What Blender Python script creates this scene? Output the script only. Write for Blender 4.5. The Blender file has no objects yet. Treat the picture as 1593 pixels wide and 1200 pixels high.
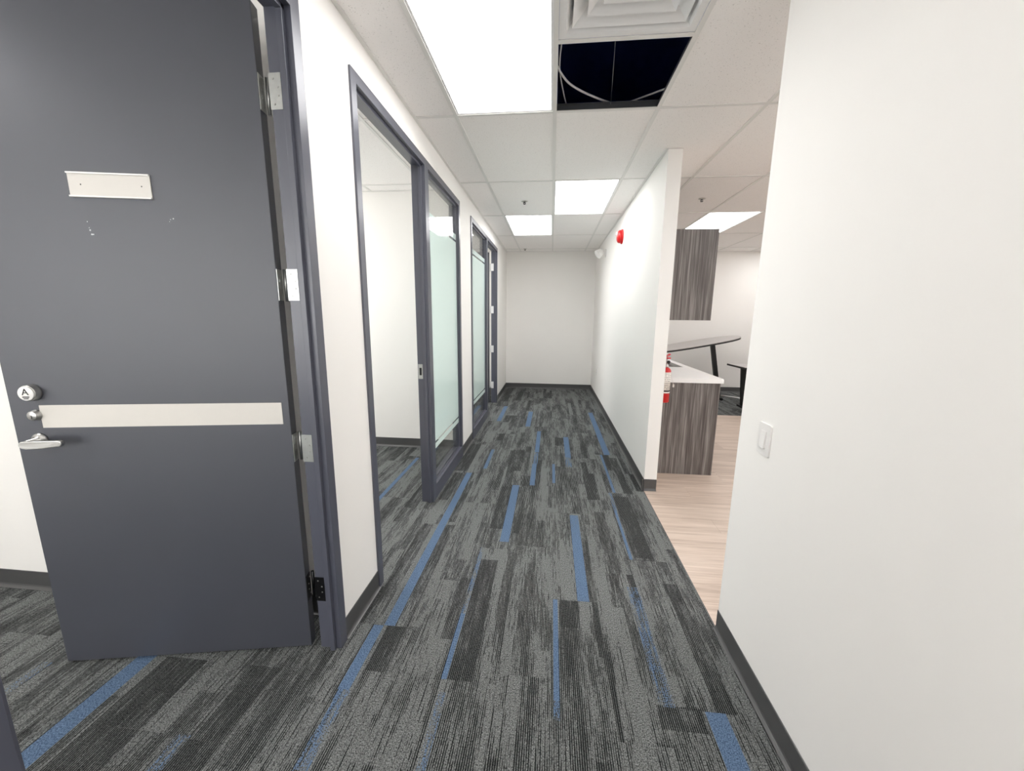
import bpy, bmesh, math, random
from mathutils import Matrix, Vector
random.seed(7)
SC = bpy.context.scene
COL = SC.collection

# ------------------------------------------------------------------ camera, world, exposure
HC = 1.4635                      # camera height
F, PITCH, YAW, ROLL = 601.42, 0.1793, -0.0986, 0.0094
def make_camera():
    cy, sy, cp, sp = math.cos(YAW), math.sin(YAW), math.cos(PITCH), math.sin(PITCH)
    fwd = Vector((sy * cp, cy * cp, -sp)); up = Vector((sy * sp, cy * sp, cp)); right = Vector((cy, -sy, 0))
    cr, sr = math.cos(ROLL), math.sin(ROLL)
    r2 = right * cr + up * sr; u2 = up * cr - right * sr
    m = Matrix((r2, u2, -fwd)).transposed().to_4x4(); m.translation = (0, 0, HC)
    cd = bpy.data.cameras.new('camera'); cd.sensor_fit = 'HORIZONTAL'; cd.sensor_width = 36
    cd.lens = F / 1593 * 36; cd.clip_start = 0.02
    c = bpy.data.objects.new('camera', cd); COL.objects.link(c); c.matrix_world = m
    SC.camera = c
make_camera()
PANEL, SKY = 7.8, 6.0            # radiance of the ceiling light panels and of the overcast sky
w = bpy.data.worlds.new('world'); SC.world = w; w.use_nodes = True
w.node_tree.nodes['Background'].inputs[0].default_value = (1.0, 0.985, 0.975, 1)   # even overcast sky
w.node_tree.nodes['Background'].inputs[1].default_value = SKY
SC.view_settings.view_transform = 'Standard'; SC.view_settings.look = 'None'
SC.view_settings.exposure = 0.2; SC.view_settings.gamma = 1.0
SC.view_settings.use_curve_mapping = False
SC.cycles.max_bounces = 14; SC.cycles.diffuse_bounces = 8; SC.cycles.transparent_max_bounces = 12
SC.cycles.use_denoising = True; SC.cycles.sample_clamp_indirect = 6


# ------------------------------------------------------------------ materials
def lin(c):
    return tuple(((v / 255) / 12.92 if v / 255 <= 0.04045 else ((v / 255 + 0.055) / 1.055) ** 2.4) for v in c) + (1,)
class NT:
    def __init__(s, name):
        s.m = bpy.data.materials.new(name); s.m.use_nodes = True; s.t = s.m.node_tree
        s.b = s.t.nodes['Principled BSDF']; s.out = s.t.nodes['Material Output']
    def n(s, typ, **kw):
        nd = s.t.nodes.new(typ)
        for k, v in kw.items(): setattr(nd, k, v)
        return nd
    def val(s, sock, v):
        if isinstance(v, bpy.types.NodeSocket): s.t.links.new(v, sock)
        else: sock.default_value = v
    def math(s, op, a, b=0.0, c=0.0, clamp=False):
        nd = s.n('ShaderNodeMath', operation=op, use_clamp=clamp)
        for i, v in enumerate((a, b, c)): s.val(nd.inputs[i], v)
        return nd.outputs[0]
    def comb(s, x, y, z):
        nd = s.n('ShaderNodeCombineXYZ')
        for i, v in enumerate((x, y, z)): s.val(nd.inputs[i], v)
        return nd.outputs[0]
    def noise(s, vec, scale=1.0, detail=2.0, rough=0.5):
        nd = s.n('ShaderNodeTexNoise'); s.val(nd.inputs['Vector'], vec)
        nd.inputs['Scale'].default_value = scale; nd.inputs['Detail'].default_value = detail; nd.inputs['Roughness'].default_value = rough
        return nd.outputs['Fac']
    def mix(s, f, a, b):
        nd = s.n('ShaderNodeMix', data_type='RGBA'); s.val(nd.inputs[0], f); s.val(nd.inputs[6], a); s.val(nd.inputs[7], b)
        return nd.outputs[2]
    def ramp(s, f, *stops):
        nd = s.n('ShaderNodeValToRGB'); e = nd.color_ramp.elements
        while len(e) < len(stops): e.new(0.5)
        for el, (p, c) in zip(e, stops): el.position = p; el.color = c
        s.val(nd.inputs[0], f); return nd.outputs[0]
    def pos(s):
        g = s.n('ShaderNodeNewGeometry'); x = s.n('ShaderNodeSeparateXYZ'); s.t.links.new(g.outputs['Position'], x.inputs[0])
        return g.outputs['Position'], x.outputs[0], x.outputs[1], x.outputs[2]
    def objpos(s):
        g = s.n('ShaderNodeTexCoord'); x = s.n('ShaderNodeSeparateXYZ'); s.t.links.new(g.outputs['Object'], x.inputs[0])
        return g.outputs['Object'], x.outputs[0], x.outputs[1], x.outputs[2]
    def bump(s, h, strength, dist=0.001):
        nd = s.n('ShaderNodeBump'); s.val(nd.inputs['Height'], h); nd.inputs['Strength'].default_value = strength; nd.inputs['Distance'].default_value = dist
        s.t.links.new(nd.outputs[0], s.b.inputs['Normal'])
    def set(s, base=None, rough=None, metal=None, spec=None):
        if base is not None: s.val(s.b.inputs['Base Color'], base)
        if rough is not None: s.val(s.b.inputs['Roughness'], rough)
        if metal is not None: s.b.inputs['Metallic'].default_value = metal
        if spec is not None: s.b.inputs['Specular IOR Level'].default_value = spec
        return s
M = {}
def simple(name, rgb, rough=0.5, metal=0.0, var=0.04, scale=30, spec=0.5, bump=0.0):
    t = NT(name); p, x, y, z = t.objpos()
    nz = t.noise(p, scale, 3)
    a = lin(rgb); k0, k1 = 1 - var, 1 + var
    t.set(t.mix(nz, tuple(v * k0 for v in a[:3]) + (1,), tuple(v * k1 for v in a[:3]) + (1,)), rough, metal, spec)
    if bump: t.bump(t.noise(p, scale * 12, 2), bump, 0.0006)
    M[name] = t.m; return t
simple('wall_paint', (243, 241, 238), 0.7, var=0.012, scale=3, spec=0.3, bump=0.12)
simple('frame_paint', (80, 82, 94), 0.3, var=0.05, scale=6, spec=0.8, bump=0.04)
simple('door_paint', (66, 68, 77), 0.42, var=0.06, scale=3, spec=0.75, bump=0.06)
simple('vinyl_base', (75, 75, 76), 0.34, var=0.06, scale=8, spec=0.75)
simple('tee_white', (226, 225, 222), 0.45, var=0.015, scale=10)
simple('tee_grey', (70, 72, 76), 0.5, var=0.1, scale=40)
simple('white_enamel', (232, 232, 232), 0.35, var=0.01)
simple('white_plastic', (236, 234, 232), 0.3, var=0.01)
simple('cream_plate', (214, 210, 204), 0.4, var=0.02)
simple('zinc', (190, 192, 190), 0.33, 1.0, var=0.12, scale=60)
simple('dark_zinc', (60, 60, 62), 0.35, 1.0, var=0.2, scale=60)  # dark metal parts; also the painted dark reflection of the lowest hinge
simple('satin_chrome', (190, 189, 187), 0.32, 1.0, var=0.05, scale=30)
simple('steel', (200, 198, 194), 0.3, 1.0, var=0.08, scale=25)
simple('sink_steel', (140, 128, 124), 0.42, 0.9, var=0.08, scale=25)  # brownish tone holds the basin's inner shade and cabinet reflection
simple('black_plastic', (16, 16, 17), 0.45, var=0.2)
simple('black_metal', (9, 9, 10), 0.6, var=0.2)
simple('black_ink', (22, 22, 22), 0.6, var=0.1)
simple('red_enamel', (196, 22, 26), 0.28, var=0.06)
simple('pink_red', (226, 70, 84), 0.3, var=0.05)
simple('solid_surface', (240, 240, 240), 0.25, var=0.01, scale=60)
simple('table_top', (176, 172, 170), 0.4, var=0.03)
simple('cable_white', (205, 205, 205), 0.5, var=0.05)
simple('plenum_deck', (84, 104, 178), 0.8, var=0.3, scale=4)
simple('subfloor', (60, 60, 60), 0.9, var=0.1)
simple('toe_grey', (120, 122, 122), 0.4, var=0.05)
simple('mark_pale', (210, 212, 215), 0.5, var=0.1)

def m_tile():
    t = NT('ceiling_tile'); p, x, y, z = t.pos()
    n1 = t.noise(p, 260, 2); n2 = t.noise(p, 150, 2)
    pit = t.ramp(n2, (0.29, (0, 0, 0, 1)), (0.35, (1, 1, 1, 1)))
    c = t.mix(n1, lin((241, 238, 236)), lin((250, 248, 246)))
    c = t.mix(t.math('MULTIPLY', pit, 1.0), lin((205, 203, 200)), c)
    t.set(c, 0.9, spec=0.2); t.bump(pit, 0.35, 0.001); M['tile'] = t.m
m_tile()
def m_panel():
    t = NT('light_diffuser'); p, x, y, z = t.objpos()
    e = t.n('ShaderNodeEmission'); e.inputs[0].default_value = (1.0, 0.99, 0.982, 1); e.inputs[1].default_value = PANEL
    t.t.links.new(e.outputs[0], t.out.inputs[0]); M['panel'] = t.m
m_panel()
def m_carpet():
    t = NT('carpet'); p, x, y, z = t.pos()
    rnd = t.n('ShaderNodeObjectInfo').outputs['Random']
    at = t.n('ShaderNodeAttribute', attribute_name='tone'); sp = t.n('ShaderNodeSeparateColor'); t.t.links.new(at.outputs['Color'], sp.inputs[0])
    tone, blue = sp.outputs[0], sp.outputs[1]
    xr = t.math('DIVIDE', x, 0.0078); rib = t.math('FLOOR', xr); u = t.math('FRACT', xr)
    ro = t.math('MULTIPLY', rnd, 57.0)
    streak = t.noise(t.comb(t.math('MULTIPLY', rib, 3.71), t.math('MULTIPLY', y, 7.0), ro), 1.0, 4.0, 0.7)
    zone = t.noise(t.comb(t.math('MULTIPLY', x, 13.0), t.math('MULTIPLY', y, 1.7), t.math('ADD', ro, 11.0)), 1.0, 1.5)
    fine = t.noise(t.comb(t.math('MULTIPLY', x, 300.0), t.math('MULTIPLY', y, 190.0), 0.0), 1.0, 2.0, 0.7)
    # how black this rib is here
    d = t.math('ADD', t.math('MULTIPLY', t.math('SUBTRACT', streak, 0.5), 1.6), t.math('MULTIPLY', t.math('SUBTRACT', zone, 0.5), 1.15))
    d = t.math('ADD', d, t.math('SUBTRACT', tone, 0.5))
    d = t.math('ADD', d, t.math('MULTIPLY', t.math('SUBTRACT', fine, 0.5), 1.0))
    lines = t.math('MULTIPLY', t.math('LESS_THAN', u, 0.46), 1.0)
    b1 = t.math('MULTIPLY', t.math('SUBTRACT', d, -0.07), 8.0, clamp=True)
    b2 = t.math('MULTIPLY', t.math('MULTIPLY', t.math('SUBTRACT', d, 0.16), 5.0, clamp=True), 0.5)
    black = t.math('ADD', t.math('MULTIPLY', b1, lines), t.math('MULTIPLY', b2, t.math('SUBTRACT', 1.0, lines)))
    sp1 = t.math('MULTIPLY', t.math('SUBTRACT', fine, 0.36), 3.8, clamp=True)
    grey = t.mix(sp1, lin((37, 39, 39)), lin((145, 148, 147)))
    c = t.mix(black, grey, t.mix(sp1, lin((8, 9, 10)), lin((28, 29, 31))))
    bl = t.mix(sp1, lin((52, 70, 94)), lin((112, 135, 164)))
    bm = t.math('GREATER_THAN', t.math('ADD', blue, t.math('MULTIPLY', t.math('SUBTRACT', t.math('MULTIPLY', t.math('ADD', fine, streak), 0.5), 0.5), 1.6)), 0.5)
    c = t.mix(bm, c, bl)
    t.set(c, 0.95, spec=0.1)
    t.bump(t.math('ADD', fine, t.math('MULTIPLY', t.math('PINGPONG', u, 0.5), 1.2)), 0.7, 0.003)
    M['carpet'] = t.m
m_carpet()
def m_wood():
    t = NT('vinyl_wood'); p, x, y, z = t.pos()
    rnd = t.n('ShaderNodeObjectInfo').outputs['Random']; ro = t.math('MULTIPLY', rnd, 40)
    g = t.noise(t.comb(t.math('MULTIPLY', x, 2.2), t.math('MULTIPLY', y, 60), ro), 1.0, 4, 0.6)
    g2 = t.noise(t.comb(t.math('MULTIPLY', x, 1.1), t.math('MULTIPLY', y, 12), ro), 1.0, 2)
    f = t.math('ADD', t.math('MULTIPLY', g, 0.65), t.math('MULTIPLY', g2, 0.35))
    f = t.math('ADD', f, t.math('MULTIPLY', t.math('SUBTRACT', rnd, 0.5), 0.08))
    c = t.ramp(f, (0.30, lin((152, 134, 121))), (0.48, lin((190, 172, 158))), (0.70, lin((212, 196, 183))))
    t.set(c, 0.42); t.bump(g, 0.12, 0.0006); M['vinyl'] = t.m
m_wood()
def m_lam():
    t = NT('dark_laminate'); p, x, y, z = t.pos()
    v = t.comb(t.math('MULTIPLY', x, 90), t.math('MULTIPLY', y, 90), t.math('MULTIPLY', z, 2.4))
    g = t.noise(v, 1.0, 3, 0.6)
    v2 = t.comb(t.math('MULTIPLY', x, 24), t.math('MULTIPLY', y, 24), t.math('MULTIPLY', z, 0.7))
    f = t.math('ADD', t.math('MULTIPLY', g, 0.6), t.math('MULTIPLY', t.noise(v2, 1.0, 2), 0.4))
    c = t.ramp(f, (0.34, lin((66, 60, 58))), (0.5, lin((99, 93, 91))), (0.68, lin((150, 146, 143))))
    t.set(c, 0.4); M['laminate'] = t.m
m_lam()
def glassy(name, tint, body, ior=1.5, rough=0.0):
    """flat sheet: partly see-through or milky body under a mirror-like surface"""
    t = NT(name); p, x, y, z = t.objpos()
    g = t.n('ShaderNodeNewGeometry'); dp = t.n('ShaderNodeVectorMath', operation='DOT_PRODUCT')
    t.t.links.new(g.outputs['Incoming'], dp.inputs[0]); t.t.links.new(g.outputs['Normal'], dp.inputs[1])
    f0 = ((ior - 1) / (ior + 1)) ** 2                    # surface reflection, the same from both sides of the sheet
    k = t.math('POWER', t.math('SUBTRACT', 1.0, t.math('ABSOLUTE', dp.outputs['Value']), clamp=True), 5.0)
    fres = t.math('ADD', f0, t.math('MULTIPLY', k, 1 - f0), clamp=True)
    gl = t.n('ShaderNodeBsdfGlossy'); gl.inputs['Roughness'].default_value = rough
    tr = t.n('ShaderNodeBsdfTransparent'); tr.inputs[0].default_value = tint
    if body:
        nz = t.noise(p, 40, 2)
        tl = t.n('ShaderNodeBsdfTranslucent'); t.val(tl.inputs[0], t.mix(nz, tuple(v * 0.98 for v in body[:3]) + (1,), body))
        df = t.n('ShaderNodeBsdfDiffuse'); df.inputs[0].default_value = body
        m0 = t.n('ShaderNodeMixShader'); m0.inputs[0].default_value = 0.4
        t.t.links.new(tl.outputs[0], m0.inputs[1]); t.t.links.new(df.outputs[0], m0.inputs[2])
        m1 = t.n('ShaderNodeMixShader'); m1.inputs[0].default_value = 0.14
        t.t.links.new(m0.outputs[0], m1.inputs[1]); t.t.links.new(tr.outputs[0], m1.inputs[2]); inner = m1.outputs[0]
    else: inner = tr.outputs[0]
    m2 = t.n('ShaderNodeMixShader'); t.t.links.new(fres, m2.inputs[0])
    t.t.links.new(inner, m2.inputs[1]); t.t.links.new(gl.outputs[0], m2.inputs[2])
    t.t.links.new(m2.outputs[0], t.out.inputs[0]); M[name] = t.m
glassy('clear_glass', (0.955, 0.962, 0.958, 1), None)
glassy('frosted_film', (0.88, 0.95, 0.93, 1), (0.86, 0.945, 0.925, 1), ior=1.35)
def m_lens():
    t = NT('strobe_lens'); p, x, y, z = t.objpos()
    t.set(t.mix(t.noise(p, 60, 2), (0.75, 0.45, 0.47, 1), (0.9, 0.7, 0.7, 1)), 0.12); M['strobe_lens'] = t.m
m_lens()
def m_label():
    t = NT('printed_label'); p, x, y, z = t.pos()
    s = t.math('LESS_THAN', t.math('FRACT', t.math('MULTIPLY', z, 62)), 0.34)
    br = t.math('GREATER_THAN', t.noise(t.comb(t.math('MULTIPLY', x, 140), t.math('MULTIPLY', y, 140), t.math('FLOOR', t.math('MULTIPLY', z, 62))), 1.0, 1), 0.42)
    t.set(t.mix(t.math('MULTIPLY', s, br), lin((232, 226, 220)), lin((150, 146, 142))), 0.35); M['label'] = t.m
m_label()

# ------------------------------------------------------------------ mesh helpers
MW = {}                                         # world matrix of every object built
class MB:
    def __init__(s): s.v = []; s.f = []; s.smooth = []
    def box(s, x0, x1, y0, y1, z0, z1):
        i = len(s.v)
        s.v += [(x, y, z) for z in (z0, z1) for y in (y0, y1) for x in (x0, x1)]
        for q in ((0, 2, 3, 1), (4, 5, 7, 6), (0, 1, 5, 4), (2, 6, 7, 3), (0, 4, 6, 2), (1, 3, 7, 5)):
            s.f.append(tuple(i + k for k in q)); s.smooth.append(False)
        return s
    def prism(s, sec, axis, a, b):
        """sec: closed 2-D outline in the two other axes (order x,y,z without axis), swept from a to b"""
        i = len(s.v); n = len(sec)
        for t in (a, b):
            for (p, q) in sec:
                s.v.append({'x': (t, p, q), 'y': (p, t, q), 'z': (p, q, t)}[axis])
        for k in range(n):
            s.f.append((i + k, i + (k + 1) % n, i + n + (k + 1) % n, i + n + k)); s.smooth.append(False)
        s.f.append(tuple(i + k for k in range(n))[::-1]); s.f.append(tuple(i + n + k for k in range(n))); s.smooth += [False, False]
        return s
    def lathe(s, prof, c, axis=(0, 0, 1), seg=24, smooth=True):
        """prof: (radius, height) along axis from c"""
        ax = Vector(axis).normalized(); u = ax.orthogonal().normalized(); w_ = ax.cross(u); c = Vector(c); i = len(s.v); n = len(prof)
        for k in range(seg):
            a = 2 * math.pi * k / seg; d = u * math.cos(a) + w_ * math.sin(a)
            for (r, h) in prof: s.v.append(tuple(c + d * r + ax * h))
        for k in range(seg):
            k2 = (k + 1) % seg
            for j in range(n - 1):
                s.f.append((i + k * n + j, i + k2 * n + j, i + k2 * n + j + 1, i + k * n + j + 1)); s.smooth.append(smooth)
        if prof[0][0] > 1e-6: s.f.append(tuple(i + k * n for k in range(seg))[::-1]); s.smooth.append(False)
        if prof[-1][0] > 1e-6: s.f.append(tuple(i + k * n + n - 1 for k in range(seg))); s.smooth.append(False)
        return s
    def tube(s, pts, r, seg=8):
        pts = [Vector(p) for p in pts]; i = len(s.v); n = len(pts)
        for k, p in enumerate(pts):
            d = (pts[min(k + 1, n - 1)] - pts[max(k - 1, 0)]).normalized()
            u = d.cross(Vector((0.31, 0.2, 0.93))).normalized(); w_ = d.cross(u)
            rr = r[k] if isinstance(r, (list, tuple)) else r
            for j in range(seg):
                a = 2 * math.pi * j / seg; s.v.append(tuple(p + (u * math.cos(a) + w_ * math.sin(a)) * rr))
        for k in range(n - 1):
            for j in range(seg):
                j2 = (j + 1) % seg
                s.f.append((i + k * seg + j, i + k * seg + j2, i + (k + 1) * seg + j2, i + (k + 1) * seg + j)); s.smooth.append(True)
        s.f.append(tuple(i + j for j in range(seg))[::-1]); s.f.append(tuple(i + (n - 1) * seg + j for j in range(seg))); s.smooth += [False, False]
        return s
    def build(s, name, mat, parent=None, local=False, bevel=0.0):
        me = bpy.data.meshes.new(name); v = s.v
        pw = MW[parent.name] if parent else Matrix()
        if parent and not local:
            inv = pw.inverted(); v = [tuple(inv @ Vector(p)) for p in v]
        me.from_pydata(v, [], s.f)
        bm = bmesh.new(); bm.from_mesh(me)
        bm.faces.ensure_lookup_table()
        for f, sm in zip(bm.faces, s.smooth): f.smooth = sm
        bmesh.ops.recalc_face_normals(bm, faces=bm.faces)
        if bevel:
            ed = [e for e in bm.edges if len(e.link_faces) == 2 and e.calc_face_angle(0) > 0.6]
            bmesh.ops.bevel(bm, geom=ed, offset=bevel, segments=2, affect='EDGES', profile=0.6, clamp_overlap=True)
        bm.to_mesh(me); bm.free()
        me.materials.append(M[mat] if isinstance(mat, str) else mat)
        o = bpy.data.objects.new(name, me); COL.objects.link(o)
        if parent: o.parent = parent
        MW[o.name] = pw.copy()
        return o
def box(x0, x1, y0, y1, z0, z1): return MB().box(min(x0, x1), max(x0, x1), min(y0, y1), max(y0, y1), min(z0, z1), max(z0, z1))
def thing(name, label, cat, loc=(0, 0, 0), rz=0.0, group=None, kind=None, rot=None):
    o = bpy.data.objects.new(name, None); COL.objects.link(o)
    m = Matrix.Translation(loc) @ (rot.to_4x4() if rot else Matrix.Rotation(rz, 4, 'Z')); o.matrix_world = m; MW[o.name] = m
    o.empty_display_size = 0.05
    return tag(o, label, cat, group, kind)
def tag(o, label, cat, group=None, kind=None):
    o['label'] = label; o['category'] = cat
    if group: o['group'] = group
    if kind: o['kind'] = kind
    return o
def copy_thing(root, m, label, group):
    r = root.copy(); COL.objects.link(r); r.matrix_world = m; MW[r.name] = m; r['label'] = label; r['group'] = group
    for ch in list(root.children):
        c = ch.copy(); COL.objects.link(c); c.parent = r; MW[c.name] = m
        for g in ch.children:
            d = g.copy(); COL.objects.link(d); d.parent = c; MW[d.name] = m
    return r
def rrect(w, h, r, n=5):
    pts = []
    for cx, cy, a0 in ((w / 2 - r, h / 2 - r, 0), (-w / 2 + r, h / 2 - r, 90), (-w / 2 + r, -h / 2 + r, 180), (w / 2 - r, -h / 2 + r, 270)):
        for k in range(n + 1):
            a = math.radians(a0 + 90 * k / n); pts.append((cx + r * math.cos(a), cy + r * math.sin(a)))
    return pts

# ------------------------------------------------------------------ dimensions (metres)
XL, XR = -0.897, 0.823                # corridor wall faces
XLB = -0.973                          # back of the left wall
H = 2.677                             # ceiling
YE = 7.79                             # end wall
YN, YF = 1.702, 3.20                  # near wall ends, far wall starts
XRB = 0.926
XK, YK, YK0 = 5.2, 7.95, -0.6         # kitchen room limits
XO = -3.6                             # offices' outer wall
GX, GY, W, L = -0.0132, 2.612, 0.6096, 1.2192
DOOR1 = (0.403, 1.448); DOOR2 = (1.793, 3.815); DOOR3 = (4.342, 6.42); HF = 2.515

# ------------------------------------------------------------------ shell
def wall(name, mb, label):
    o = mb.build(name, 'wall_paint'); return tag(o, label, 'wall', kind='structure')
mb = MB(); yy = -3.2; e = 0.02
for a, b in (DOOR1, DOOR2, DOOR3):
    mb.box(XLB, XL, yy, a + e, 0, H); mb.box(XLB, XL, a + e, b - e, HF - e, H); yy = b - e
mb.box(XLB, XL, yy, YE, 0, H)
wall('wall_left', mb, 'long white corridor wall holding the three grey door frames')
wall('wall_right', box(XR, 0.945, -3.2, YN, 0, H), 'white wall beside the camera carrying the light switch')
wall('wall_right_far', box(XR, XRB, YF, YE, 0, H), 'white corridor wall with red strobe, ending in a narrow end face')
HT = 3.4
wall('wall_office_side', MB().box(XO, XLB, 1.585, 1.70, 0, H), 'white wall behind the open grey door')
wall('wall_office_back', MB().box(XO, XLB, 4.02, 4.14, 0, H), 'white back wall seen through the doorway beside the frosted glass')
wall('plenum_light_block', MB().box(XR, 0.945, -3.2, YK0 - 0.12, H + 0.03, HT), 'unseen wall stub added above the ceiling to block sky light')  # added out of view to keep sky light out of the plenum
NW = [0]
def windowed(name, axis, p0, p1, a, b, wins, z0, z1, label):
    """outer wall between p0 and p1 running from a to b with glazed openings"""
    def bx(m, q0, q1, u0, u1, za, zb): return m.box(u0, u1, q0, q1, za, zb) if axis == 'x' else m.box(q0, q1, u0, u1, za, zb)
    m = MB(); u = a
    for (w0, w1) in wins:
        bx(m, p0, p1, u, w0, 0, HT); bx(m, p0, p1, w0, w1, 0, z0); bx(m, p0, p1, w0, w1, z1, HT); u = w1
    bx(m, p0, p1, u, b, 0, HT); wall(name, m, label)
    pc = (p0 + p1) / 2
    for (w0, w1) in wins:
        NW[0] += 1  # unseen windows, added to brighten the ceiling and the open door
        t = thing('window_%d' % NW[0], 'window added out of view for daylight in ' + label, 'window', (0, 0, 0), kind='structure')
        f = MB(); g = 0.045; c0, c1 = pc - 0.03, pc + 0.03; um = (w0 + w1) / 2
        for q in ((w0, w0 + g, z0, z1), (w1 - g, w1, z0, z1), (um - g / 2, um + g / 2, z0, z1)): bx(f, c0, c1, *q)
        bx(f, c0, c1, w0, w1, z0, z0 + g); bx(f, c0, c1, w0, w1, z1 - g, z1)
        f.build('window_frame', 'frame_paint', t)
        bx(MB(), pc - 0.003, pc + 0.003, w0 + 0.01, w1 - 0.01, z0 + 0.01, z1 - 0.01).build('glass_pane', 'clear_glass', t)
windowed('wall_rear', 'x', -3.32, -3.2, XO - 0.12, 0.945, [(-3.35, -1.25)], 0.55, 2.60, 'the white wall behind the camera')
windowed('wall_office_outer', 'y', XO - 0.12, XO, -3.2, YE + 0.12, [(-2.9, -1.1), (2.2, 3.6), (4.8, 6.8)], 0.8, 2.55, 'the white outer wall of the offices')
windowed('wall_kitchen_side', 'y', XK, XK + 0.12, YK0 - 0.12, YK + 0.12, [(0.6, 2.8)], 0.8, 2.55, 'the white side wall of the kitchen room')
wall('wall_end', box(XO, XRB, YE, YE + 0.12, 0, HT), 'white wall closing the far end of the corridor')
wall('wall_kitchen_back', box(XRB, XK, YK, YK + 0.12, 0, HT), 'white back wall of the kitchen room behind the tables')
wall('wall_kitchen_front', box(0.945, XK, YK0 - 0.12, YK0, 0, HT), 'white front wall of the kitchen room')
deck = tag(box(XO - 0.12, XK + 0.12, -3.32, 8.1, HT - 0.001, HT + 0.1).build('ceiling_deck', 'plenum_deck'), 'dark deck above the missing ceiling tile', 'ceiling', kind='structure')

# ------------------------------------------------------------------ floor: carpet planks and vinyl planks
floor = tag(box(XO, XK, -3.2, 8.07, -0.12, -0.008).build('floor', 'subfloor'), 'dark striped carpet with blue dashes and pale wood vinyl', 'floor', kind='structure')
PW, PL = 0.2286, 0.9144
BLUE = [(-0.805, -0.757, 1.22, 1.545, .8), (-0.80, -0.75, 0.633, 1.22, .5), (-0.757, -0.704, 1.547, 3.385, 1), (0.048, 0.071, 1.265, 1.81, 1), (0.048, 0.071, 1.19, 1.265, .5),
        (0.175, 0.236, 1.81, 2.40, 1), (0.175, 0.236, 2.40, 2.70, .62), (-0.410, -0.387, 1.305, 1.66, 1), (-0.410, -0.385, 1.66, 2.22, .45),
        (-0.30, -0.24, 2.30, 3.168, .9), (0.615, 0.69, 0.3, 1.283, 1), (0.517, 0.535, 2.2, 2.8, .95), (0.517, 0.54, 2.8, 3.11, .5),
        (0.555, 0.578, 3.12, 4.03, .8), (0.60, 0.665, 4.03, 5.88, .95), (-0.73, -0.67, 5.22, 6.13, .9), (-0.31, -0.245, 5.0, 5.82, .95),
        (-0.142, -0.095, 4.02, 4.8, .8), (-0.152, -0.108, 3.18, 3.68, 1), (-0.142, -0.10, 3.68, 4.0, .5), (0.183, 0.243, 3.90, 4.6, .8), (0.183, 0.24, 3.64, 3.9, .5),
        (0.047, 0.073, 3.25, 3.70, .7), (-1.735, -1.658, 0.38, 1.30, 1), (-2.10, -2.06, 0.85, 1.2, .45), (-1.36, -1.325, 2.70, 3.70, .75),
        (0.45, 0.51, 1.285, 1.95, .45), (-0.62, -0.585, 3.5, 4.05, .6), (-1.27, -1.22, 0.5, 1.0, .45), (-0.40, -0.37, 0.8, 1.25, .45)]
DARK = [(-0.386, -0.281, 1.305, 2.1, .33), (-0.39, -0.27, 2.45, 3.166, .34), (0.082, 0.172, 1.63, 1.808, .33), (-0.372, -0.252, 3.48, 4.075, .34),
        (0.567, 0.637, 3.60, 4.03, .33), (0.545, 0.665, 2.22, 3.05, .33), (0.079, 0.18, 4.27, 4.57, .33), (-0.9, -0.76, 3.42, 4.2, .3),
        (-0.47, -0.40, 1.5, 1.92, .2), (0.66, 0.733, 1.28, 2.0, .25), (-0.21, -0.155, 3.16, 3.38, .3), (-1.61, -1.42, 0.4, 1.28, .30),
        (-1.23, -1.09, 0.5, 1.28, .28), (-0.94, -0.86, 1.55, 1.8, .35), (-0.70, -0.65, 2.5, 3.2, .2), (0.44, 0.60, 1.2, 1.29, .3),
        (-0.24, -0.18, 4.0, 4.2, .3), (0.36, 0.42, 3.9, 4.3, .3), (-0.60, -0.5, 6.6, 7.7, .3), (-0.85, -0.72, 6.5, 7.75, .35)]
START = {0: 1.547, 1: 0.98, 2: 1.305, 3: 1.354, 4: 0.896, 5: 1.14, 6: 1.283, 7: 0.79, -4: 1.31, -5: 0.85, -2: 0.99}
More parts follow.
